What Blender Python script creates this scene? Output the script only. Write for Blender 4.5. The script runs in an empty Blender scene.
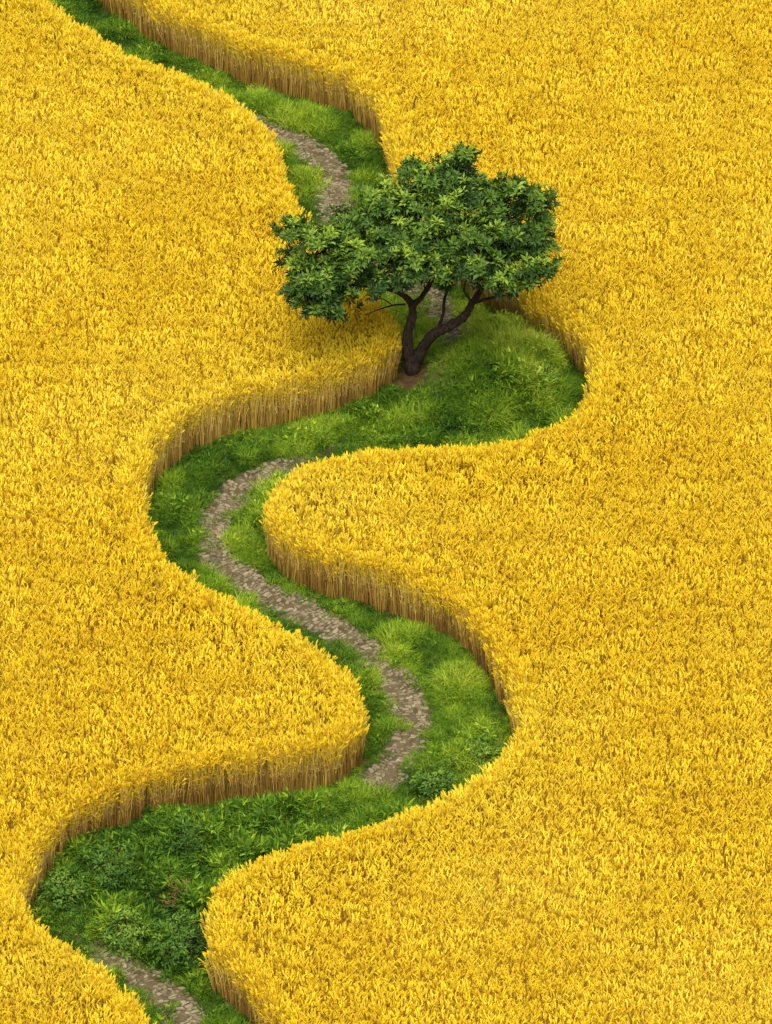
import bpy, math, random
import numpy as np
from mathutils import Vector, Matrix, Euler, Quaternion
rng = np.random.default_rng(7); random.seed(7)
scene = bpy.context.scene
COL = scene.collection

# ---------------------------------------------------------------- camera
PITCH = math.radians(35); DIST = 100.0; FPX = 5800.0
SP, CP = math.sin(PITCH), math.cos(PITCH)
cam = bpy.data.cameras.new("camera"); camo = bpy.data.objects.new("camera", cam)
COL.objects.link(camo); scene.camera = camo
camo.location = (0, -DIST*CP, DIST*SP); camo.rotation_euler = (math.pi/2-PITCH, 0, 0)
cam.sensor_fit = 'VERTICAL'; cam.sensor_height = 36; cam.lens = FPX/1024*36
cam.clip_start = 1; cam.clip_end = 3000

def survey(u, v, z=0.0):
    a = (u-386)/FPX; b = (512-v)/FPX
    d = (a, CP+b*SP, -SP+b*CP)
    t = (z-DIST*SP)/d[2]
    return np.array([d[0]*t, -DIST*CP+d[1]*t])

# ---------------------------------------------------------------- helpers
def catmull(pts, n=10):
    pts = np.array(pts, float); out = []
    P = np.vstack([2*pts[0]-pts[1], pts, 2*pts[-1]-pts[-2]])
    for i in range(1, len(P)-2):
        p0, p1, p2, p3 = P[i-1], P[i], P[i+1], P[i+2]
        for k in range(n):
            t = k/n
            out.append(0.5*((2*p1)+(-p0+p2)*t+(2*p0-5*p1+4*p2-p3)*t*t+(-p0+3*p1-3*p2+p3)*t**3))
    out.append(pts[-1]); return np.array(out)

def inside(poly, X, Y):
    r = np.zeros(X.shape, bool); n = len(poly); j = n-1
    for i in range(n):
        xi, yi = poly[i]; xj, yj = poly[j]
        if yi != yj:
            c = ((yi > Y) != (yj > Y)) & (X < (xj-xi)*(Y-yi)/(yj-yi)+xi)
            r ^= c
        j = i
    return r

def dist_line(line, X, Y):
    d = np.full(X.shape, 1e9)
    for i in range(len(line)-1):
        a = line[i]; b = line[i+1]; ab = b-a; L = (ab@ab)+1e-12
        t = np.clip(((X-a[0])*ab[0]+(Y-a[1])*ab[1])/L, 0, 1)
        d = np.minimum(d, np.hypot(X-a[0]-t*ab[0], Y-a[1]-t*ab[1]))
    return d

_tab = rng.random((256, 256))
def vnoise(X, Y, s, off=0):
    x = X/s+off*17.3+1000; y = Y/s+off*9.1+1000
    xi = np.floor(x).astype(int); yi = np.floor(y).astype(int)
    fx = x-xi; fy = y-yi; fx = fx*fx*(3-2*fx); fy = fy*fy*(3-2*fy)
    g = lambda a, b: _tab[a % 256, b % 256]
    return (g(xi, yi)*(1-fx)+g(xi+1, yi)*fx)*(1-fy)+(g(xi, yi+1)*(1-fx)+g(xi+1, yi+1)*fx)*fy

def mesh_obj(name, verts, faces, mats, midx=None, attrs=None, smooth=False, link=True):
    me = bpy.data.meshes.new(name)
    me.from_pydata([tuple(v) for v in verts], [], [tuple(f) for f in faces])
    for m in mats: me.materials.append(m)
    if midx is not None: me.polygons.foreach_set("material_index", midx)
    if smooth: me.polygons.foreach_set("use_smooth", [True]*len(me.polygons))
    if attrs:
        for k, vals in attrs.items():
            a = me.attributes.new(k, 'FLOAT', 'POINT'); a.data.foreach_set("value", np.array(vals, dtype=np.float32))
    me.update()
    ob = bpy.data.objects.new(name, me)
    if link: COL.objects.link(ob)
    return ob

# ---------------------------------------------------------------- materials
def new_mat(name):
    m = bpy.data.materials.new(name); m.use_nodes = True
    nt = m.node_tree; nt.nodes.clear(); return m, nt, nt.nodes, nt.links

def foliage_mat(name, stops, rough=0.55, trans=0.25, inst=True, spec=0.3, simple=False, vary=.6):
    m, nt, N, L = new_mat(name)
    out = N.new('ShaderNodeOutputMaterial')
    b = N.new('ShaderNodeBsdfDiffuse' if simple else 'ShaderNodeBsdfPrincipled')
    at = N.new('ShaderNodeAttribute'); at.attribute_name = 'tint'
    at.attribute_type = 'INSTANCER' if inst else 'GEOMETRY'
    ramp = N.new('ShaderNodeValToRGB'); cr = ramp.color_ramp
    while len(cr.elements) < len(stops): cr.elements.new(0.5)
    for e, (p, c) in zip(cr.elements, stops): e.position = p; e.color = (*c, 1)
    if inst:
        a2 = N.new('ShaderNodeAttribute'); a2.attribute_name = 'var'
        ma = N.new('ShaderNodeMath'); ma.operation = 'MULTIPLY_ADD'; ma.inputs[1].default_value = vary
        L.new(a2.outputs['Fac'], ma.inputs[0]); L.new(at.outputs['Fac'], ma.inputs[2])
        sb = N.new('ShaderNodeMath'); sb.operation = 'SUBTRACT'; sb.inputs[1].default_value = vary/2
        L.new(ma.outputs[0], sb.inputs[0]); L.new(sb.outputs[0], ramp.inputs['Fac'])
    else: L.new(at.outputs['Fac'], ramp.inputs['Fac'])
    L.new(ramp.outputs['Color'], b.inputs[0])
    if not simple:
        b.inputs['Roughness'].default_value = rough; b.inputs['Specular IOR Level'].default_value = spec
    tr = N.new('ShaderNodeBsdfTranslucent'); L.new(ramp.outputs['Color'], tr.inputs['Color'])
    mx = N.new('ShaderNodeMixShader'); mx.inputs[0].default_value = trans
    L.new(b.outputs[0], mx.inputs[1]); L.new(tr.outputs[0], mx.inputs[2]); L.new(mx.outputs[0], out.inputs['Surface'])
    return m

M_ear = foliage_mat("wheat_ear_material", [(0.0, (.81,.565,.022)), (.5, (.88,.685,.036)), (1.0, (.90,.77,.09))], simple=True, vary=.45)
M_leaf = foliage_mat("wheat_leaf_material", [(0.0, (.76,.51,.018)), (.5, (.86,.645,.03)), (1.0, (.89,.74,.07))], simple=True, vary=.45)
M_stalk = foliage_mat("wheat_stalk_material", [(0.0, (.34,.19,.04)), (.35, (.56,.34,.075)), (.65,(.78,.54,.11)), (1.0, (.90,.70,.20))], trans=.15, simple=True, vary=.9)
M_grass = foliage_mat("grass_material", [(0.0, (.030,.080,.012)), (.4, (.115,.235,.020)), (.75, (.29,.43,.028)), (1.0, (.52,.60,.07))], trans=.35, simple=True)
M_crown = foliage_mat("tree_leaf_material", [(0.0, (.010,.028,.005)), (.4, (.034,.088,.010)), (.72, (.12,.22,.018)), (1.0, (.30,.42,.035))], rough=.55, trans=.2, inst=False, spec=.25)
M_shrub = foliage_mat("shrub_leaf_material", [(0.0, (.03,.08,.016)), (.5, (.09,.19,.03)), (1.0, (.25,.38,.05))], rough=.5, trans=.25, inst=False, simple=True)
M_red = foliage_mat("russet_leaf_material", [(0.0, (.10,.05,.02)), (.5, (.20,.09,.035)), (1.0, (.30,.16,.055))], rough=.6, trans=.2, inst=False)

def bark_mat():
    m, nt, N, L = new_mat("bark_material")
    out = N.new('ShaderNodeOutputMaterial'); b = N.new('ShaderNodeBsdfPrincipled')
    tc = N.new('ShaderNodeTexCoord'); mp = N.new('ShaderNodeMapping'); mp.inputs['Scale'].default_value = (14, 14, 4)
    nz = N.new('ShaderNodeTexNoise'); nz.inputs['Scale'].default_value = 2.5; nz.inputs['Detail'].default_value = 6
    r = N.new('ShaderNodeValToRGB'); r.color_ramp.elements[0].position = .3; r.color_ramp.elements[1].position = .75
    r.color_ramp.elements[0].color = (.014,.010,.006,1); r.color_ramp.elements[1].color = (.075,.052,.032,1)
    bp = N.new('ShaderNodeBump'); bp.inputs['Strength'].default_value = .8; bp.inputs['Distance'].default_value = .02
    L.new(tc.outputs['Object'], mp.inputs[0]); L.new(mp.outputs[0], nz.inputs['Vector']); L.new(nz.outputs['Fac'], r.inputs[0])
    L.new(nz.outputs['Fac'], bp.inputs['Height']); L.new(bp.outputs[0], b.inputs['Normal'])
    L.new(r.outputs[0], b.inputs['Base Color']); b.inputs['Roughness'].default_value = .95; b.inputs['Specular IOR Level'].default_value = .15; L.new(b.outputs[0], out.inputs[0])
    return m
M_bark = bark_mat()

def ground_mat():
    m, nt, N, L = new_mat("ground_material")
    out = N.new('ShaderNodeOutputMaterial'); b = N.new('ShaderNodeBsdfPrincipled')
    tc = N.new('ShaderNodeTexCoord'); nz = N.new('ShaderNodeTexNoise'); nz.inputs['Scale'].default_value = 5; nz.inputs['Detail'].default_value = 8
    L.new(tc.outputs['Object'], nz.inputs['Vector'])
    def ramp(c0, c1):
        r = N.new('ShaderNodeValToRGB'); r.color_ramp.elements[0].position = .3; r.color_ramp.elements[1].position = .7
        r.color_ramp.elements[0].color = (*c0,1); r.color_ramp.elements[1].color = (*c1,1); L.new(nz.outputs['Fac'], r.inputs[0]); return r
    wheat = ramp((.54,.35,.03), (.78,.55,.045)); green = ramp((.05,.08,.015), (.11,.15,.025)); soil = ramp((.045,.030,.012), (.15,.09,.034))
    a1 = N.new('ShaderNodeAttribute'); a1.attribute_name = 'verge'; a2 = N.new('ShaderNodeAttribute'); a2.attribute_name = 'bare'
    m1 = N.new('ShaderNodeMixRGB'); m2 = N.new('ShaderNodeMixRGB')
    L.new(a1.outputs['Fac'], m1.inputs[0]); L.new(wheat.outputs[0], m1.inputs[1]); L.new(green.outputs[0], m1.inputs[2])
    L.new(a2.outputs['Fac'], m2.inputs[0]); L.new(m1.outputs[0], m2.inputs[1]); L.new(soil.outputs[0], m2.inputs[2])
    L.new(m2.outputs[0], b.inputs['Base Color']); b.inputs['Roughness'].default_value = 1.0; b.inputs['Specular IOR Level'].default_value = .1
    bp = N.new('ShaderNodeBump'); bp.inputs['Distance'].default_value = .05; L.new(nz.outputs['Fac'], bp.inputs['Height']); L.new(bp.outputs[0], b.inputs['Normal'])
    L.new(b.outputs[0], out.inputs[0]); return m
M_ground = ground_mat()

def stone_mat(name, c0, c1, c2, attr=True):
    m, nt, N, L = new_mat(name)
    out = N.new('ShaderNodeOutputMaterial'); b = N.new('ShaderNodeBsdfPrincipled')
    tc = N.new('ShaderNodeTexCoord'); nz = N.new('ShaderNodeTexNoise'); nz.inputs['Scale'].default_value = 4; nz.inputs['Detail'].default_value = 10; nz.inputs['Roughness'].default_value = .78
    L.new(tc.outputs['Object'], nz.inputs['Vector'])
    at = N.new('ShaderNodeAttribute'); at.attribute_name = 'tint'
    ad = N.new('ShaderNodeMath'); ad.operation = 'MULTIPLY_ADD'; ad.inputs[1].default_value = .55
    L.new(at.outputs['Fac'], ad.inputs[0])
    s = N.new('ShaderNodeMath'); s.operation = 'MULTIPLY_ADD'; s.inputs[1].default_value = 1.6; s.inputs[2].default_value = -.60
    L.new(nz.outputs['Fac'], s.inputs[0]); L.new(s.outputs[0], ad.inputs[2])
    r = N.new('ShaderNodeValToRGB'); cr = r.color_ramp; cr.elements.new(.5)
    for e, p, c in zip(cr.elements, (0., .5, 1.), (c0, c1, c2)): e.position = p; e.color = (*c, 1)
    L.new(ad.outputs[0], r.inputs[0]); L.new(r.outputs[0], b.inputs['Base Color']); b.inputs['Roughness'].default_value = 1.0; b.inputs['Specular IOR Level'].default_value = .15
    bp = N.new('ShaderNodeBump'); bp.inputs['Distance'].default_value = .02; L.new(nz.outputs['Fac'], bp.inputs['Height']); L.new(bp.outputs[0], b.inputs['Normal'])
    L.new(b.outputs[0], out.inputs[0]); return m
M_stone = stone_mat("flagstone_material", (.10,.077,.043), (.20,.163,.098), (.32,.27,.18))
M_dirt = stone_mat("path_dirt_material", (.05,.038,.017), (.095,.075,.038), (.16,.13,.07))

# ---------------------------------------------------------------- layout
H = 1.0
left_px = [(-420,-190),(-260,-150),(-150,-100),(-60,-58),(10,-22),(50,-2),(78,20),(115,44),(160,63),(205,80),(240,98),(263,120),(277,145),(286,175),(300,203),(318,230),(343,262),(372,291),(392,314),(396,331),(385,347),(360,359),(325,370),(285,379),(240,390),(200,404),(169,424),(151,450),(142,480),(144,508),(156,538),(175,562),(205,583),(245,603),(290,626),(330,651),(354,677),(364,702),(358,722),(336,736),(290,748),(230,757),(170,767),(112,783),(70,803),(45,830),(32,860),(24,884),(33,908),(56,930),(84,948),(110,970),(135,994),(157,1022),(178,1062),(188,1110),(180,1180),(150,1260),(120,1400)]
right_px = [(-420,-290),(-240,-250),(-110,-195),(-20,-130),(50,-72),(102,-34),(147,-3),(182,14),(217,31),(264,46),(314,60),(354,77),(380,101),(390,131),(396,160),(408,188),(434,220),(472,252),(520,290),(556,310),(580,334),(590,362),(591,384),(579,403),(550,423),(510,436),(460,440),(400,442),(345,449),(303,461),(278,480),(265,505),(271,520),(291,535),(328,549),(375,563),(423,581),(461,603),(485,632),(501,662),(515,700),(514,722),(505,745),(480,767),(449,787),(402,810),(347,828),(292,841),(247,860),(219,880),(208,905),(209,930),(220,950),(241,968),(260,990),(288,1024),(314,1066),(330,1120),(325,1180),(300,1260),(280,1400)]
path_px = [(-330,-190),(-150,-105),(0,-20),(120,52),(200,96),(262,130),(300,146),(326,165),(334,192),(336,222),(352,252),(390,280),(430,300),(448,322),(454,352),(450,392),(405,424),(345,446),(292,465),(250,484),(224,508),(211,538),(224,568),(262,592),(312,618),(362,648),(396,682),(411,716),(401,756),(368,790),(300,822),(200,852),(120,882),(72,915),(82,942),(118,964),(154,986),(186,1026),(202,1090),(196,1160),(190,1230),(170,1320)]
Lb = catmull([survey(u, v, H) for u, v in left_px], 8)
Rb = catmull([survey(u, v, H) for u, v in right_px], 8)
Pc = catmull([survey(u, v, 0) for u, v in path_px], 12)
BX = 45.0
Lpoly = np.vstack([Lb, [[Lb[-1][0], -60], [-BX, -60], [-BX, Lb[0][1]-2]]])
Rpoly = np.vstack([Rb, [[Rb[-1][0], -60], [BX, -60], [BX, 60], [-BX, 60], [-BX, Rb[0][1]+1]]])

mc = survey(490, 362, .5)
def moundz(x, y): return .68*np.exp(-(((x-mc[0])/1.3)**2+((y-mc[1])/1.5)**2))
def terrain(X, Y):
    X = np.asarray(X, float); Y = np.asarray(Y, float)
    return (vnoise(X, Y, 1.1)-.5)*.20+(vnoise(X, Y, .5, 2)-.5)*.20+moundz(X, Y)
def og_at(X, Y, u, v, rx, ry):
    c = survey(u, v, 0); return np.exp(-(((X-c[0])/rx)**2+((Y-c[1])/ry)**2)*1.5)
OG = [(200,860,3.2,2.2), (72,905,1.5,1.5), (310,825,1.2,1.5), (365,440,1.5,1.5), (450,404,1.5,1.4), (110,55,2.2,3.0), (30,10,3,3)]
def overgrown(X, Y): return np.maximum.reduce([og_at(X, Y, *o) for o in OG])

tb = survey(412, 372, .3)
for _ in range(5):
    tz = float(terrain(tb[0], tb[1])); tb = survey(412, 372, tz)
TREE = np.array([tb[0], tb[1], tz])

# ---------------------------------------------------------------- ground
xs = np.concatenate([[-900,-300,-120,-60,-30], np.arange(-20, 20.01, .14), [30,60,120,300,900]])
ys = np.concatenate([[-900,-300,-120,-60,-32], np.arange(-24, 28.01, .14), [36,60,120,300,900]])
GX, GY = np.meshgrid(xs, ys); gx = GX.ravel(); gy = GY.ravel()
inL = inside(Lpoly, gx, gy); inR = inside(Rpoly, gx, gy)
chan = ~(inL | inR) & (np.abs(gx) < BX) & (np.abs(gy) < 40)
near = (np.abs(gx) < 20.1) & (gy > -24.1) & (gy < 28.1)
dpath = dist_line(Pc, gx, gy)
gbd = np.minimum(dist_line(Lb, gx, gy), dist_line(Rb, gx, gy))
gz = np.where(near, terrain(gx, gy), 0)
def pathsm(d): return np.clip((d-.36)/.4, 0, 1)
sm = pathsm(dpath)
mm = moundz(gx, gy)
gz = np.where(near, mm+(gz-mm)*sm-.05*(1-sm), gz)
gz = np.where(inL | inR, np.minimum(gz, .02), gz)
bare = np.clip(1.6-np.hypot((gx-TREE[0])/.55, (gy-TREE[1]+.12)/.65), 0, 1)
bare = np.maximum(bare, np.clip(1-dpath/.5, 0, 1)*(chan))
verge = np.maximum(chan.astype(float), near*np.clip(1.6-gbd/.3, 0, 1))
bare = np.maximum(bare, near*(~chan)*np.clip(1.3-gbd/.3, 0, .8))
nx = len(xs); ny = len(ys)
idx = np.arange(nx*ny).reshape(ny, nx)
F = np.stack([idx[:-1,:-1].ravel(), idx[:-1,1:].ravel(), idx[1:,1:].ravel(), idx[1:,:-1].ravel()], 1)
g = mesh_obj("ground", np.stack([gx, gy, gz], 1), F.tolist(), [M_ground], attrs={'verge': verge, 'bare': bare}, smooth=True)
g["kind"] = "structure"; g["label"] = "farm soil under golden wheat and green verges"

# ---------------------------------------------------------------- path
def resample(line, step):
    seg = np.hypot(*np.diff(line, axis=0).T); s = np.concatenate([[0], np.cumsum(seg)])
    t = np.arange(0, s[-1], step)
    return np.stack([np.interp(t, s, line[:,0]), np.interp(t, s, line[:,1])], 1), t
Pr, Ps = resample(Pc, .12)
tan = np.gradient(Pr, axis=0); tan /= np.linalg.norm(tan, axis=1)[:, None]
nrm = np.stack([-tan[:,1], tan[:,0]], 1)
V=[]; Fc=[]; MI=[]; T=[]
HW = .35
def pw(s): return HW+.05*(float(vnoise(np.array(s), np.array(0.), .7))-.5)*2
cols = 11
for i in range(len(Pr)):
    w_ = pw(Ps[i])*1.15
    for j in range(cols):
        q = j/(cols-1)*2-1
        p = Pr[i]+nrm[i]*q*w_
        V.append((p[0], p[1], moundz(*p)+.024-.05*abs(q)**3-.012*math.exp(-((abs(q)-.45)/.2)**2)+.016*random.random())); T.append(random.random())
for i in range(len(Pr)-1):
    for j in range(cols-1):
        a = i*cols+j; Fc.append((a, a+1, a+cols+1, a+cols)); MI.append(1)
P2, S2 = resample(Pc, .01)
t2 = np.gradient(P2, axis=0); t2 /= np.linalg.norm(t2, axis=1)[:, None]; n2 = np.stack([-t2[:,1], t2[:,0]], 1)
def at(s, o):
    i = min(max(int(s/.01), 0), len(P2)-1); return P2[i]+n2[i]*o
OV = overgrown(P2[:,0], P2[:,1])
bank = survey(452, 400, .5)
s = .2
while s < S2[-1]-.4:
    rl = random.uniform(.05, .092)
    w = pw(s)+random.uniform(-.08,.03)
    o = -w+random.uniform(0,.05)
    wear = float(vnoise(np.array(s), np.array(5.), .5))
    pc_ = at(s, 0); skip = math.hypot(pc_[0]-bank[0], (pc_[1]-bank[1])*.8) < 1.05
    fade = min(1, max(0, (OV[min(int(s/.01), len(OV)-1)]-.15)/.3))
    while o < w-.04:
        sw = random.uniform(.06, .18); sw = min(sw, w-o)
        if not skip and random.random() < (.68+.45*wear-.4*(abs(o)/w)**4)*(1-.9*fade):
            jit = lambda q: random.uniform(-q, q)
            sk = jit(.026); g1 = random.uniform(.006,.018)
            cs = [(s+sk, o), (s+sk*.3, o+sw*.5), (s-sk, o+sw-g1), (s+rl*.5+jit(.012), o+sw-.008), (s-sk+rl-.012, o+sw-.014), (s+rl-.012, o+sw*.5), (s+sk+rl-.012, o+.008), (s+rl*.5+jit(.012), o)]
            cs = [(a+jit(.010), b+jit(.011)) for a, b in cs]
            zt = .038+random.uniform(-.010, .008)-.012*math.exp(-((abs(o+sw/2)/w-.45)/.2)**2); tv = random.random()
            cx = sum(c[0] for c in cs)/8; cy = sum(c[1] for c in cs)/8
            b0 = len(V); tilt = (jit(.12), jit(.10))
            for ring, (sc, zz) in enumerate(((1., -.02), (.97, zt-.010), (.76, zt))):
                for (a, b) in cs:
                    aa = cx+(a-cx)*sc; bb = cy+(b-cy)*sc; p = at(aa, bb)
                    V.append((p[0], p[1], moundz(*p)+zz+(tilt[0]*(aa-cx)+tilt[1]*(bb-cy) if ring else 0))); T.append(tv)
            for r in range(2):
                for k in range(8):
                    k2 = (k+1) % 8; Fc.append((b0+r*8+k, b0+r*8+k2, b0+r*8+8+k2, b0+r*8+8+k)); MI.append(0)
            Fc.append(tuple(b0+16+k for k in range(8))); MI.append(0)
        o += sw
    s += rl
pth = mesh_obj("path", V, Fc, [M_stone, M_dirt], MI, {'tint': T}, smooth=False)
pth["kind"] = "structure"; pth["label"] = "narrow winding footpath of worn flat stones"

# ---------------------------------------------------------------- tuft meshes
class MB:
    def __init__(s): s.v=[]; s.f=[]; s.m=[]; s.a=[]; s.cv=None
    def _a(s):
        n = len(s.v)-len(s.a); val = (s.cv if s.cv is not None else .5)+random.uniform(-.2,.2); s.a += [val]*n
    def tube(s, pts, rs, sides, mat, grad=None):
        base = len(s.v)
        for i, (p, r) in enumerate(zip(pts, rs)):
            p = Vector(p)
            d = (Vector(pts[min(i+1, len(pts)-1)])-Vector(pts[max(i-1, 0)])).normalized()
            a = d.orthogonal().normalized() if abs(d.x) > .9 else Vector((1,0,0)).cross(d).normalized()
            b = d.cross(a)
            for k in range(sides):
                t = 2*math.pi*k/sides; s.v.append(tuple(p+a*math.cos(t)*r+b*math.sin(t)*r))
            if grad:
                gv = grad[i]+(s.cv-.5); s.a += [gv]*sides
        for i in range(len(pts)-1):
            for k in range(sides):
                k2 = (k+1) % sides; o = base+i*sides
                s.f.append((o+k, o+k2, o+sides+k2, o+sides+k)); s.m.append(mat)
        if not grad: s._a()
    def blade(s, p, az, L, w, e0, e1, mat, n=3, twist=0):
        p = Vector(p); base = len(s.v); side = Vector((-math.sin(az+twist), math.cos(az+twist), 0))
        for i in range(n+1):
            t = i/n; ww = w*(1-t)**.7*(.6+.4*min(1, t*3)) if i < n else 0
            if i == n: s.v.append(tuple(p))
            else: s.v.append(tuple(p-side*ww)); s.v.append(tuple(p+side*ww))
            e = e0+(e1-e0)*t
            p = p+Vector((math.cos(az)*math.cos(e), math.sin(az)*math.cos(e), math.sin(e)))*(L/n)
        for i in range(n-1):
            o = base+2*i; s.f.append((o, o+1, o+3, o+2)); s.m.append(mat)
        o = base+2*(n-1); s.f.append((o, o+1, o+2)); s.m.append(mat)
        s._a()
    def obj(s, name, mats): return mesh_obj(name, s.v, s.f, mats, s.m, attrs={'var': s.a}, link=False)

U = random.uniform
def wheat_plant(b, x, y, az, lean, hh, edge=False):
    p2 = (x+math.cos(az)*lean, y+math.sin(az)*lean, hh)
    if edge:
        j = lambda: U(-.015,.015); g0 = U(-.12,.25)
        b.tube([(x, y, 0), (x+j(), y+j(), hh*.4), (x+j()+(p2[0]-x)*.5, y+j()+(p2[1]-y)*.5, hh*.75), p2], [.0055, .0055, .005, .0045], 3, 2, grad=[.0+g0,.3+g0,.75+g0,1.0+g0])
    else:
        b.blade((x, y, .1), az, hh-.1, .007, math.pi/2-lean*.6, math.pi/2-lean*1.4, 2, n=1)
    e = U(.7, 1.45); L = U(.068, .10); d = Vector((math.cos(az)*math.cos(e), math.sin(az)*math.cos(e), math.sin(e)))
    q = Vector(p2); w = U(.0108, .0145)
    b.tube([q-d*.01, q+d*L*.4, q+d*L*.75, q+d*L], [.006, w, w*.8, .003], 3, 0)
    for _k in range(2):
        b.blade(q+d*L*U(.1,.5), az+U(-1.8, 1.8), U(.045,.07), U(.0055,.0075), U(.9,1.45), U(.3,1.1), 0, n=1)
    for _k in range(1 if not edge else 2):
        h0 = U(.86, 1.)*hh
        b.blade((p2[0], p2[1], h0), az+U(-1.8,1.8), U(.05,.09), U(.006,.0085), U(.8,1.4), U(.0,.9), 1, n=2)
    if edge:
        for _k in range(3):
            h0 = U(.45, .97)*hh; f = h0/hh
            b.blade((x+(p2[0]-x)*f, y+(p2[1]-y)*f, h0), U(0, 6.283), U(.07,.18), U(.004,.0065), U(1.1,1.5), U(-1.4,.5), 1 if h0 > .5 else 2, n=3)
def hill(b, x, y, r, n, edge=False):
    hb = U(.83,.885); b.cv = U(.28, .72); c0 = b.cv
    for _ in range(n):
        a = U(0, 6.283); q = r*math.sqrt(random.random()); b.cv = c0+U(-.2,.2)
        wheat_plant(b, x+q*math.cos(a), y+q*math.sin(a), a+U(-.5,.5), q*U(.3,1.0)+U(0,.02), hb-q*.7+U(-.025,.025)-(U(0,.30)*(random.random()<.45) if edge else 0), edge)

TILE = .6
wcol = bpy.data.collections.new("wheat_tufts")
NT = 14
for i in range(NT):
    b = MB()
    for c_ in range(4):
        off = U(-.5,.5)
        for a in range(5):
            hill(b, (((a+.5+off+U(-.3,.3))/5) % 1-.5)*TILE, ((c_+.5+U(-.22,.22))/4-.5)*TILE, .056, 9)
    for _ in range(60): hill(b, U(-.5,.5)*TILE, U(-.5,.5)*TILE, .02, 1)
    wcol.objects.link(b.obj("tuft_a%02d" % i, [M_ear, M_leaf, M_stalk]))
for i in range(6):
    b = MB(); hill(b, 0, 0, .064, 12)
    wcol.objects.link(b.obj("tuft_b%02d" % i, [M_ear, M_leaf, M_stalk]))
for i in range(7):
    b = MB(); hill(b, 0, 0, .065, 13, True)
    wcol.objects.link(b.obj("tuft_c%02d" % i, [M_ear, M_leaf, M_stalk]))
gcol = bpy.data.collections.new("grass_tufts")
for i in range(5):
    b = MB()
    for _ in range(30):
        a = U(0, 6.283); r = .09*math.sqrt(random.random()); b.cv = U(.15,.85)
        b.blade((r*math.cos(a), r*math.sin(a), -.01), a+U(-1.6,1.6), U(.5,1.)*.28, U(.0045,.008), U(.95,1.5), U(-1.2,.6), 0, n=3)
    gcol.objects.link(b.obj("grass_a%d" % i, [M_grass]))
for i in range(3):
    b = MB()
    for _ in range(26):
        a = U(0, 6.283); r = .09*math.sqrt(random.random()); hh = U(.05,.26)-r; b.cv = U(.1,.8)
        b.blade((r*math.cos(a), r*math.sin(a), hh), a+U(-1,1), U(.06,.12), U(.011,.019), U(.3,1.3), U(-.8,.3), 0, n=3)
    for _ in range(8):
        a = U(0, 6.283); b.blade((0,0,0), a, .27, .005, 1.35, 1.0, 0)
    gcol.objects.link(b.obj("grass_b%d" % i, [M_grass]))

def scatter(name, pts, rot, scl, index, tint, coll):
    me = bpy.data.meshes.new(name); me.vertices.add(len(pts)); me.vertices.foreach_set("co", np.asarray(pts, np.float32).ravel())
    for k, ty, v in (('rot','FLOAT_VECTOR',rot), ('scl','FLOAT_VECTOR',scl)):
        a = me.attributes.new(k, ty, 'POINT'); a.data.foreach_set("vector", np.asarray(v, np.float32).ravel())
    a = me.attributes.new('idx', 'INT', 'POINT'); a.data.foreach_set("value", np.asarray(index, np.int32))
    a = me.attributes.new('tint', 'FLOAT', 'POINT'); a.data.foreach_set("value", np.asarray(tint, np.float32))
    me.update(); ob = bpy.data.objects.new(name, me); COL.objects.link(ob)
    ng = bpy.data.node_groups.new(name+"_nodes", 'GeometryNodeTree')
    ng.interface.new_socket("Geometry", in_out='INPUT', socket_type='NodeSocketGeometry')
    ng.interface.new_socket("Geometry", in_out='OUTPUT', socket_type='NodeSocketGeometry')
    N, L = ng.nodes, ng.links
    gi = N.new('NodeGroupInput'); go = N.new('NodeGroupOutput')
    ci = N.new('GeometryNodeCollectionInfo'); ci.inputs['Collection'].default_value = coll
    ci.inputs['Separate Children'].default_value = True; ci.inputs['Reset Children'].default_value = True
    iop = N.new('GeometryNodeInstanceOnPoints'); iop.inputs['Pick Instance'].default_value = True
    def na(n, t):
        q = N.new('GeometryNodeInputNamedAttribute'); q.data_type = t; q.inputs['Name'].default_value = n; return q.outputs[0]
    er = N.new('FunctionNodeEulerToRotation'); L.new(na('rot','FLOAT_VECTOR'), er.inputs[0])
    L.new(gi.outputs[0], iop.inputs['Points']); L.new(ci.outputs[0], iop.inputs['Instance'])
    L.new(na('idx','INT'), iop.inputs['Instance Index']); L.new(er.outputs[0], iop.inputs['Rotation']); L.new(na('scl','FLOAT_VECTOR'), iop.inputs['Scale'])
    L.new(iop.outputs[0], go.inputs[0])
    md = ob.modifiers.new("scatter", 'NODES'); md.node_group = ng
    return ob

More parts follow.
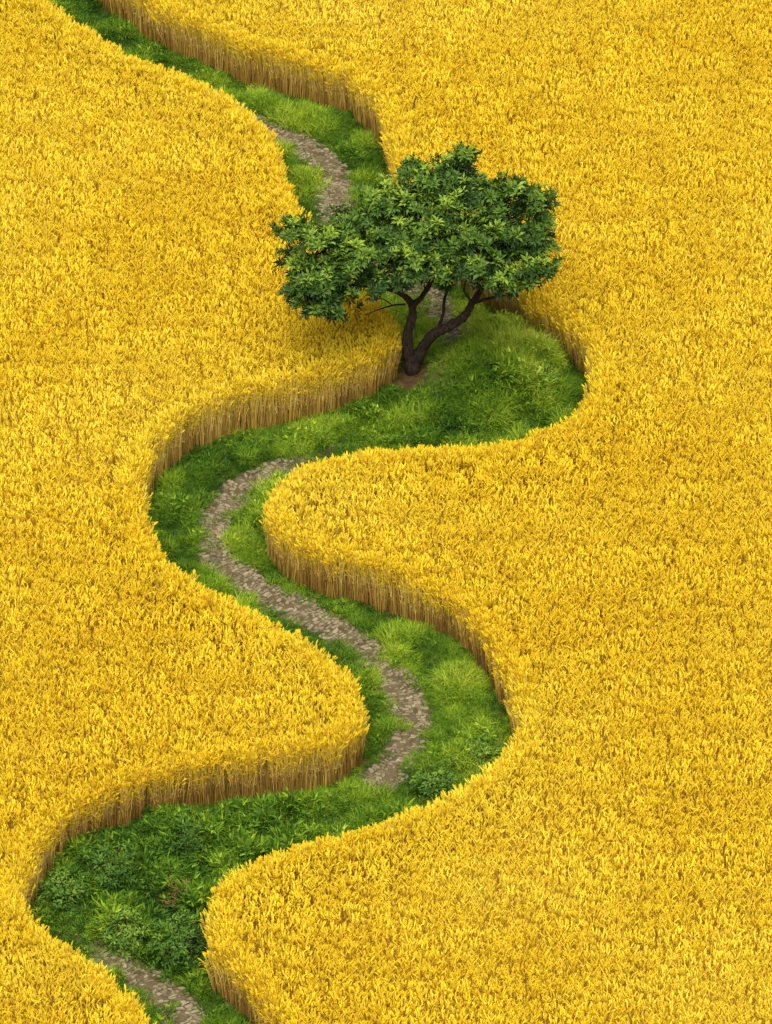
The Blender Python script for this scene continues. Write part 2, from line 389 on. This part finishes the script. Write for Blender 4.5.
# ---------------------------------------------------------------- wheat
XA, XB, YA, YB = -15.6, 15.6, -20.4, 24.6
def field(poly, bound, inward_sign, label):
    cx = np.arange(XA, XB-.01, TILE)+TILE/2; cy = np.arange(YA, YB-.01, TILE)+TILE/2
    X, Y = np.meshgrid(cx, cy); sh = X.shape; X = X.ravel(); Y = Y.ravel()
    ok = inside(poly, X, Y) & (dist_line(bound, X, Y) > .55)
    okg = ok.reshape(sh)
    tX, tY = X[ok], Y[ok]; tn = tX.size
    tr_ = np.stack([rng.normal(0,.012,tn), rng.normal(0,.012,tn), rng.integers(0,2,tn)*math.pi+rng.normal(0,.05,tn)], 1)
    ti = rng.integers(0, NT, tn); ts = np.full(tn, 1.04)
    st = .13
    X, Y = np.meshgrid(np.arange(XA, XB, st), np.arange(YA, YB, st)); X = X.ravel(); Y = Y.ravel()
    X = X+rng.uniform(-.42, .42, X.size)*st; Y = Y+rng.uniform(-.42, .42, X.size)*st
    ii = np.clip(((X-XA)/TILE).astype(int), 0, sh[1]-1); jj = np.clip(((Y-YA)/TILE).astype(int), 0, sh[0]-1)
    k = ~okg[jj, ii]; X, Y = X[k], Y[k]; k = inside(poly, X, Y); X, Y = X[k], Y[k]
    k = dist_line(bound, X, Y) > .17; X, Y = X[k], Y[k]
    n = X.size
    sr = np.stack([rng.normal(0,.04,n), rng.normal(0,.04,n), rng.uniform(0,6.283,n)], 1); si = rng.integers(NT, NT+6, n); ss = rng.uniform(.9,1.1,n)
    B, _ = resample(bound, .045)
    t = np.gradient(B, axis=0); t /= np.linalg.norm(t, axis=1)[:, None]; nn_ = np.stack([-t[:,1], t[:,0]], 1)*inward_sign
    bx=[]; by=[]; bs=[]
    wob = (vnoise(B[:,0], B[:,1], .35, 21)-.5)*.12+(vnoise(B[:,0], B[:,1], 1.5, 22)-.5)*.10
    for lo, hi, sc_ in ((.03,.12,.93),(.10,.2,.98),(.16,.3,1.0)):
        q = B+nn_*(rng.uniform(lo, hi, len(B))+wob)[:, None]; bx.append(q[:,0]); by.append(q[:,1]); bs.append(np.full(len(B), sc_))
    bx = np.concatenate(bx); by = np.concatenate(by); bs = np.concatenate(bs)
    k = inside(poly, bx, by) & (bx > XA) & (bx < XB) & (by > YA) & (by < YB) & (rng.random(bx.size) < .8); bx, by, bs = bx[k], by[k], bs[k]; n = bx.size
    br = np.stack([rng.normal(0,.06,n), rng.normal(0,.06,n), rng.uniform(0,6.283,n)], 1); bi = rng.integers(NT+6, NT+13, n)
    X = np.concatenate([tX, X, bx]); Y = np.concatenate([tY, Y, by]); rot = np.concatenate([tr_, sr, br]); idx = np.concatenate([ti, si, bi])
    sxy = np.concatenate([ts, ss, np.ones(n)]); hsc = np.concatenate([ts*0+1, ss*0+1, bs]); n = X.size
    tile = np.arange(n) < tn
    rip = vnoise(X/3.2, Y+.5*np.sin(X*.7), 1.1, 51)-.5
    sz = (1.065+(vnoise(X, Y, 2.2, 7)-.5)*.06+rip*.05+rng.normal(0, .006, n)+np.where(tile, 0, rng.normal(0, .03, n)))*hsc
    tint = np.clip(.5+(vnoise(X, Y, 3., 8)-.5)*.3+rip*.2+rng.normal(0, .015, n), 0, 1)
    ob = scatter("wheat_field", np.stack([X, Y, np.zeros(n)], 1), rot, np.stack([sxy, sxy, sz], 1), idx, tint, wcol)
    ob["kind"] = "stuff"; ob["label"] = label; print(label, n, tn)
def sgn(poly, B):
    i = len(B)//2; t = B[i+1]-B[i]; t /= np.linalg.norm(t); q = B[i]+np.array([-t[1], t[0]])*.1
    return 1 if inside(poly, np.array([q[0]]), np.array([q[1]]))[0] else -1
field(Lpoly, Lb, sgn(Lpoly, Lb), "ripe golden wheat bordering the winding path")
field(Rpoly, Rb, sgn(Rpoly, Rb), "ripe golden wheat beyond the winding path and tree")

# ---------------------------------------------------------------- grass
n0 = 190*26*48
X = rng.uniform(-14, 12, n0); Y = rng.uniform(-22, 26, n0)
k = ~(inside(Lpoly, X, Y) | inside(Rpoly, X, Y))
dbd = np.minimum(dist_line(Lb, X, Y), dist_line(Rb, X, Y))
k = k | (dbd < .10)
X, Y, dbd = X[k], Y[k], dbd[k]
dp = dist_line(Pc, X, Y)
over = overgrown(X, Y)
og = lambda u, v, rx, ry: og_at(X, Y, u, v, rx, ry)
edge = .325+.12*(vnoise(X, Y, .28, 11)-.5)*2+.08*(vnoise(X, Y, .12, 41)-.5)*2-.75*np.clip(over-.10, 0, 1)
k = (dp > edge) | (over > .42) | ((dp > edge-.12) & (rng.random(X.size) < .35)) | (rng.random(X.size) < .02)
k &= np.hypot((X-TREE[0])/.36, (Y-TREE[1]+.16)/.52) > .6+.7*rng.random(X.size)
X, Y, dp, over, dbd = X[k], Y[k], dp[k], over[k], dbd[k]
nn = X.size
tus = .58*vnoise(X, Y, .44, 12)+.27*vnoise(X, Y, .22, 33)+.15*vnoise(X, Y, .11, 34)
weed = np.maximum(og(130,870,2.2,2.6), og(250,845,1.6,1.2)); weed = np.maximum(weed, og(170,930,1.3,1.4))
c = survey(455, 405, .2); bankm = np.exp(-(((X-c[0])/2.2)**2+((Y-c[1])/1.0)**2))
c = survey(508, 335, .5); brightm = np.exp(-(((X-c[0])/1.3)**2+((Y-c[1])/1.9)**2))  # mask for brighter, taller grass right of the tree
wn = vnoise(X, Y, .4, 31)
hs = .34+.35*np.clip((dp-.30)/.5, 0, 1)+2.5*np.clip(tus-.40, 0, 1)+.2*over*(over > .3)+.35*bankm+.3*brightm+weed*(.15+1.5*np.clip(wn-.38, 0, 1))
hs = np.clip(hs, .3, 2.2)*rng.uniform(.75, 1.25, nn)
hs *= .55+.45*np.clip((dbd-.05)/.4, 0, 1)
hs *= .3+.7*np.clip((np.hypot(X-TREE[0], Y-TREE[1]+.2)-.35)/.7, 0, 1)
c = survey(470, 715, 0); brightm = np.maximum(brightm, .6*np.exp(-(((X-c[0])/.8)**2+((Y-c[1])/1.8)**2)))
tint = np.clip(.42+.50*(vnoise(X, Y, .9, 13)-.5)*(1-.6*weed)+1.1*(tus-.48)*(1-.4*weed)+rng.normal(0, .10, nn)-.05*over-.18*bankm*(1-brightm)+.50*brightm-.10*weed+.35*weed*(wn-.5), 0, 1)
gi = rng.integers(0, 5, nn); w = rng.random(nn) < (.03+.05*over+.70*weed+.25*(vnoise(X, Y, .6, 15) > .68)); gi[w] = rng.integers(5, 8, w.sum())
tint[w] -= .08; tint = np.clip(tint, 0, 1)
rot = np.stack([rng.normal(0, .2, nn), rng.normal(0, .2, nn), rng.uniform(0, 6.283, nn)], 1)
mz = moundz(X, Y)
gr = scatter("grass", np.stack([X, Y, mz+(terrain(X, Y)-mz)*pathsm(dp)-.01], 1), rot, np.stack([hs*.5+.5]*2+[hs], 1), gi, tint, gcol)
gr["kind"] = "stuff"; gr["label"] = "lush green grass and weeds along the path"; print("grass", nn)

# ---------------------------------------------------------------- leaves
def leaf(V, F, T, p, d, up, L, W, tint):
    d = d.normalized(); side = d.cross(up)
    if side.length < 1e-3: side = d.orthogonal()
    side.normalize(); nn = side.cross(d)
    b = len(V); mid = p+d*L*.5
    V += [p, mid+side*W+nn*.25*W, mid, mid-side*W+nn*.25*W, p+d*L-nn*L*.18]
    F += [(b, b+2, b+1), (b, b+3, b+2), (b+1, b+2, b+4), (b+2, b+3, b+4)]
    T += [tint]*5

def rosette(V, F, T, p, out, L, n, tint):
    out = out.normalized(); a = out.orthogonal().normalized(); c = out.cross(a)
    ph = U(0, 6.28)
    for k in range(n):
        t = ph+k*2.4; sp = U(.35, 1.35)
        d = out*math.cos(sp)+(a*math.cos(t)+c*math.sin(t))*math.sin(sp)
        d.z -= .15
        leaf(V, F, T, p+d*.02-out*U(0, .08), d, out, L*U(.65, 1.2), L*U(.14, .20), min(1, max(0, tint+U(-.12, .12))))

# ---------------------------------------------------------------- tree
root = bpy.data.objects.new("tree", None); COL.objects.link(root); root.location = TREE; root.empty_display_size = .5
root["label"] = "small spreading broadleaf tree with forked trunk on grassy bank"; root["category"] = "tree"
kt = FPX/(DIST+ (TREE[1]*CP - TREE[2]*SP))
def tp(u, v, y=0.0):
    return Vector(((u-412)/kt, y, ((372-v)/kt-y*SP)/CP))
tr = MB()
def limb(pts, rs, sides=10, n=5):
    P = catmull([list(p) for p in pts], n); R = np.interp(np.linspace(0, len(rs)-1, len(P)), range(len(rs)), rs)
    P = [Vector(p)+Vector((U(-1,1), U(-1,1), U(-1,1)))*r*.16 for p, r in zip(P, R)]
    tr.tube(P, [r*U(.9, 1.1) for r in R], sides, 0)
limb([tp(414,384), tp(413,371), tp(409,356,-.02), tp(407,338,-.05), tp(412,318,-.02), tp(410,303,.05), tp(396,292,.1), tp(378,276,-.1)], [.25,.15,.115,.095,.085,.06,.045,.03])
limb([tp(412,370,.03), tp(418,358,.02), tp(424,346,.0), tp(435,334,-.05), tp(450,327,-.1), tp(464,317,-.1), tp(474,301,0), tp(490,280,.1), tp(515,262,.1)], [.11,.11,.10,.092,.085,.075,.06,.042,.03])
limb([tp(411,308), tp(421,299,.1), tp(430,284,.2), tp(440,262,.4), tp(445,230,.7), tp(448,190,.9)], [.06,.05,.042,.038,.03,.02])
limb([tp(437,333), tp(443,314,.1), tp(445,297,.2), tp(458,270,.4), tp(480,230,.6)], [.035,.028,.025,.022,.018], 8)
limb([tp(409,304), tp(400,296,-.2), tp(380,291,-.5), tp(355,289,-.6), tp(330,282,-.5), tp(312,262,-.3)], [.045,.038,.03,.026,.022,.015], 8)
limb([tp(405,306), tp(394,307,-.1), tp(380,311,-.2), tp(365,317,-.3)], [.022,.017,.012,.007], 6)
limb([tp(392,307,-.1), tp(384,302,-.2), tp(372,300,-.3)], [.012,.01,.006], 5)
limb([tp(470,306), tp(490,300,-.2), tp(515,295,-.3), tp(540,280,-.3)], [.032,.025,.02,.012], 8)
limb([tp(466,314), tp(470,304,-.1), tp(463,292,-.2), tp(468,276,-.2)], [.03,.024,.02,.012], 6)
limb([tp(402,296), tp(392,264,.3), tp(385,225,.5)], [.04,.028,.018], 8)
clus = [(297,236,18),(322,248,22),(298,266,17),(316,284,21),(300,294,13),(341,300,17),(310,307,16),(332,314,11),(358,258,23),(372,284,19),(345,236,11),
 (384,204,21),(372,222,14),(398,236,25),(412,262,27),(400,282,14),(424,184,20),(448,176,19),(440,214,26),(464,194,22),(452,248,28),(440,277,17),(474,272,22),
 (490,214,25),(508,196,18),(530,208,19),(514,234,24),(495,258,24),(534,250,19),(536,274,18),(516,284,18),(496,284,15),(466,164,12),(538,226,14),(412,172,9),(480,240,23),(430,235,24),(348,276,18),(330,268,17),(410,212,18),(486,198,15),(445,196,18)]
V=[];F_=[];T=[]
hubs = [tp(378,276,-.1), tp(515,262,.1), tp(448,190,.9), tp(480,230,.6), tp(312,262,-.3), tp(540,280,-.3), tp(385,225,.5), tp(440,262,.4)]
def cluster(cx, cv, r, y, nros):
    c = tp(cx, cv, y); r = r/kt
    h = min(hubs, key=lambda q: (q-c).length); m = (h+c)/2-Vector((0,0,.08))
    limb([h, m, c], [.018,.013,.007], 5, 3)
    ctint = U(-.08, .08)
    nsp = max(6, int(nros/3.7))
    for i in range(nsp):
        d = Vector((random.gauss(0,1), random.gauss(0,1), random.gauss(0,.75))).normalized()
        if d.z < -.15 and random.random() < .75: d.z *= -1
        ln = r*U(.75, 1.15)
        if random.random() < .08: ln *= 1.2
        tip = c+Vector((d.x*ln*1.05, d.y*ln*1.15, d.z*ln*.76))
        tr.tube([c, (c+tip)/2+Vector((0,0,.03)), tip], [.008, .006, .003], 3, 0)
        for q in range(5):
            f = (.35, .6, .78, .92, 1.02)[q]
            p = c+(tip-c)*f+Vector((U(-1,1), U(-1,1), U(-.5,.6)))*.075
            out = (d*.8+Vector((0,0,.65))+Vector((U(-.5,.5),U(-.5,.5),U(-.2,.3)))).normalized()
            rosette(V, F_, T, p, out, U(.105,.155), random.randint(6, 9), .20+ctint+.66*(d.z)*f+.06*f+U(-.07,.09))  # tint brighter at twig tips; top highlights painted in by upward direction
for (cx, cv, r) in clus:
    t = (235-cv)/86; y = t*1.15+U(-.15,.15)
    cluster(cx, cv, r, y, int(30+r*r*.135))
for (cx, y, z, r) in [(350,1.0,2.5,24),(400,1.5,2.6,26),(460,1.6,2.75,30),(505,1.1,2.7,28),(440,.7,2.4,32),(480,-.2,2.3,26),(400,.4,2.3,28),(500,.5,2.4,28),(345,.2,2.2,20),(430,-.3,2.5,26),(490,1.0,3.0,24)]:
    cv = 372-(z*CP+y*SP)*kt
    cluster(cx, cv, r, y, 80)
trunk = tr.obj("trunk", [M_bark]); COL.objects.link(trunk); trunk.parent = root
trunk.data.polygons.foreach_set("use_smooth", [True]*len(trunk.data.polygons))
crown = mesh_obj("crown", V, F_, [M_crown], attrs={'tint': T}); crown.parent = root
print("leaves", len(V)//5)

# ---------------------------------------------------------------- shrubs
def shrub(u, v, w, h, mat, label, nros, L=.07, tint=.45):
    V=[];F_=[];T=[]; st = MB()
    for i in range(nros):
        d = Vector((random.gauss(0,1), random.gauss(0,1), abs(random.gauss(0,.9)))).normalized()
        rr = U(.35, 1.25); p = Vector((d.x*w*rr, d.y*w*rr, .04+d.z*h*rr))
        p += Vector((U(-.08,.08), U(-.08,.08), U(-.06,.06)))
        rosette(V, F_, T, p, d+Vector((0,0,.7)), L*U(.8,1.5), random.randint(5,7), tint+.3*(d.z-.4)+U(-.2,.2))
        if i % 3 == 0: st.tube([(U(-.03,.03), U(-.03,.03), -.08), (p.x*.5, p.y*.5, p.z*.6), p], [.008,.006,.003], 4, 0)
    p = survey(u, v, .1); e = bpy.data.objects.new("shrub", None); COL.objects.link(e); e.location = (p[0], p[1], float(terrain(*p))); e.empty_display_size = .2
    e["label"] = label; e["category"] = "bush"
    a = mesh_obj("foliage", V, F_, [mat], attrs={'tint': T}); a.parent = e
    s_ = st.obj("stem", [M_bark]); COL.objects.link(s_); s_.parent = e
shrub(188, 848, .36, .68, M_shrub, "dark green leafy bush at the wheat edge", 210, tint=.22)
shrub(437, 792, .40, .60, M_shrub, "rounded green bush beside the stone path", 210, tint=.38)
shrub(482, 756, .28, .42, M_shrub, "low green bush under the wheat", 130, tint=.5)
shrub(126, 940, .34, .56, M_shrub, "bright leafy bush in the grassy hollow", 170, tint=.62)
shrub(176, 952, .42, .68, M_shrub, "broad dark green bush beside the wheat", 240, tint=.42)
shrub(64, 900, .36, .56, M_shrub, "spreading green bush in tall grass", 170, tint=.5)
shrub(110, 880, .40, .58, M_shrub, "low dark weedy bush in the hollow", 190, tint=.30)
shrub(176, 902, .20, .50, M_red, "small reddish brown withered plant in grass", 60, L=.06, tint=.5)
shrub(545, 398, .24, .36, M_shrub, "low bright bush on the grassy bank", 90, tint=.6)

# ---------------------------------------------------------------- light
w = bpy.data.worlds.new("World"); scene.world = w; w.use_nodes = True
nt = w.node_tree; bg = nt.nodes['Background']; sky = nt.nodes.new('ShaderNodeTexSky'); sky.sky_type = 'NISHITA'; sky.sun_disc = False
ELEV = math.radians(72); AZ = math.radians(185)
sky.sun_elevation = ELEV; sky.sun_rotation = AZ; sky.dust_density = 6; sky.ozone_density = .3; sky.air_density = .8
nt.links.new(sky.outputs[0], bg.inputs[0]); bg.inputs[1].default_value = .15
sun = bpy.data.lights.new("sun", 'SUN'); sun.energy = 4.0; sun.angle = math.radians(65); sun.color = (1, .96, .88)
so = bpy.data.objects.new("sun", sun); COL.objects.link(so)
dv = Vector((math.sin(AZ)*math.cos(ELEV), math.cos(AZ)*math.cos(ELEV), math.sin(ELEV)))
so.rotation_euler = dv.to_track_quat('Z', 'Y').to_euler(); so.location = dv*50
scene.view_settings.view_transform = 'Standard'; scene.view_settings.look = 'None'; scene.view_settings.exposure = 0
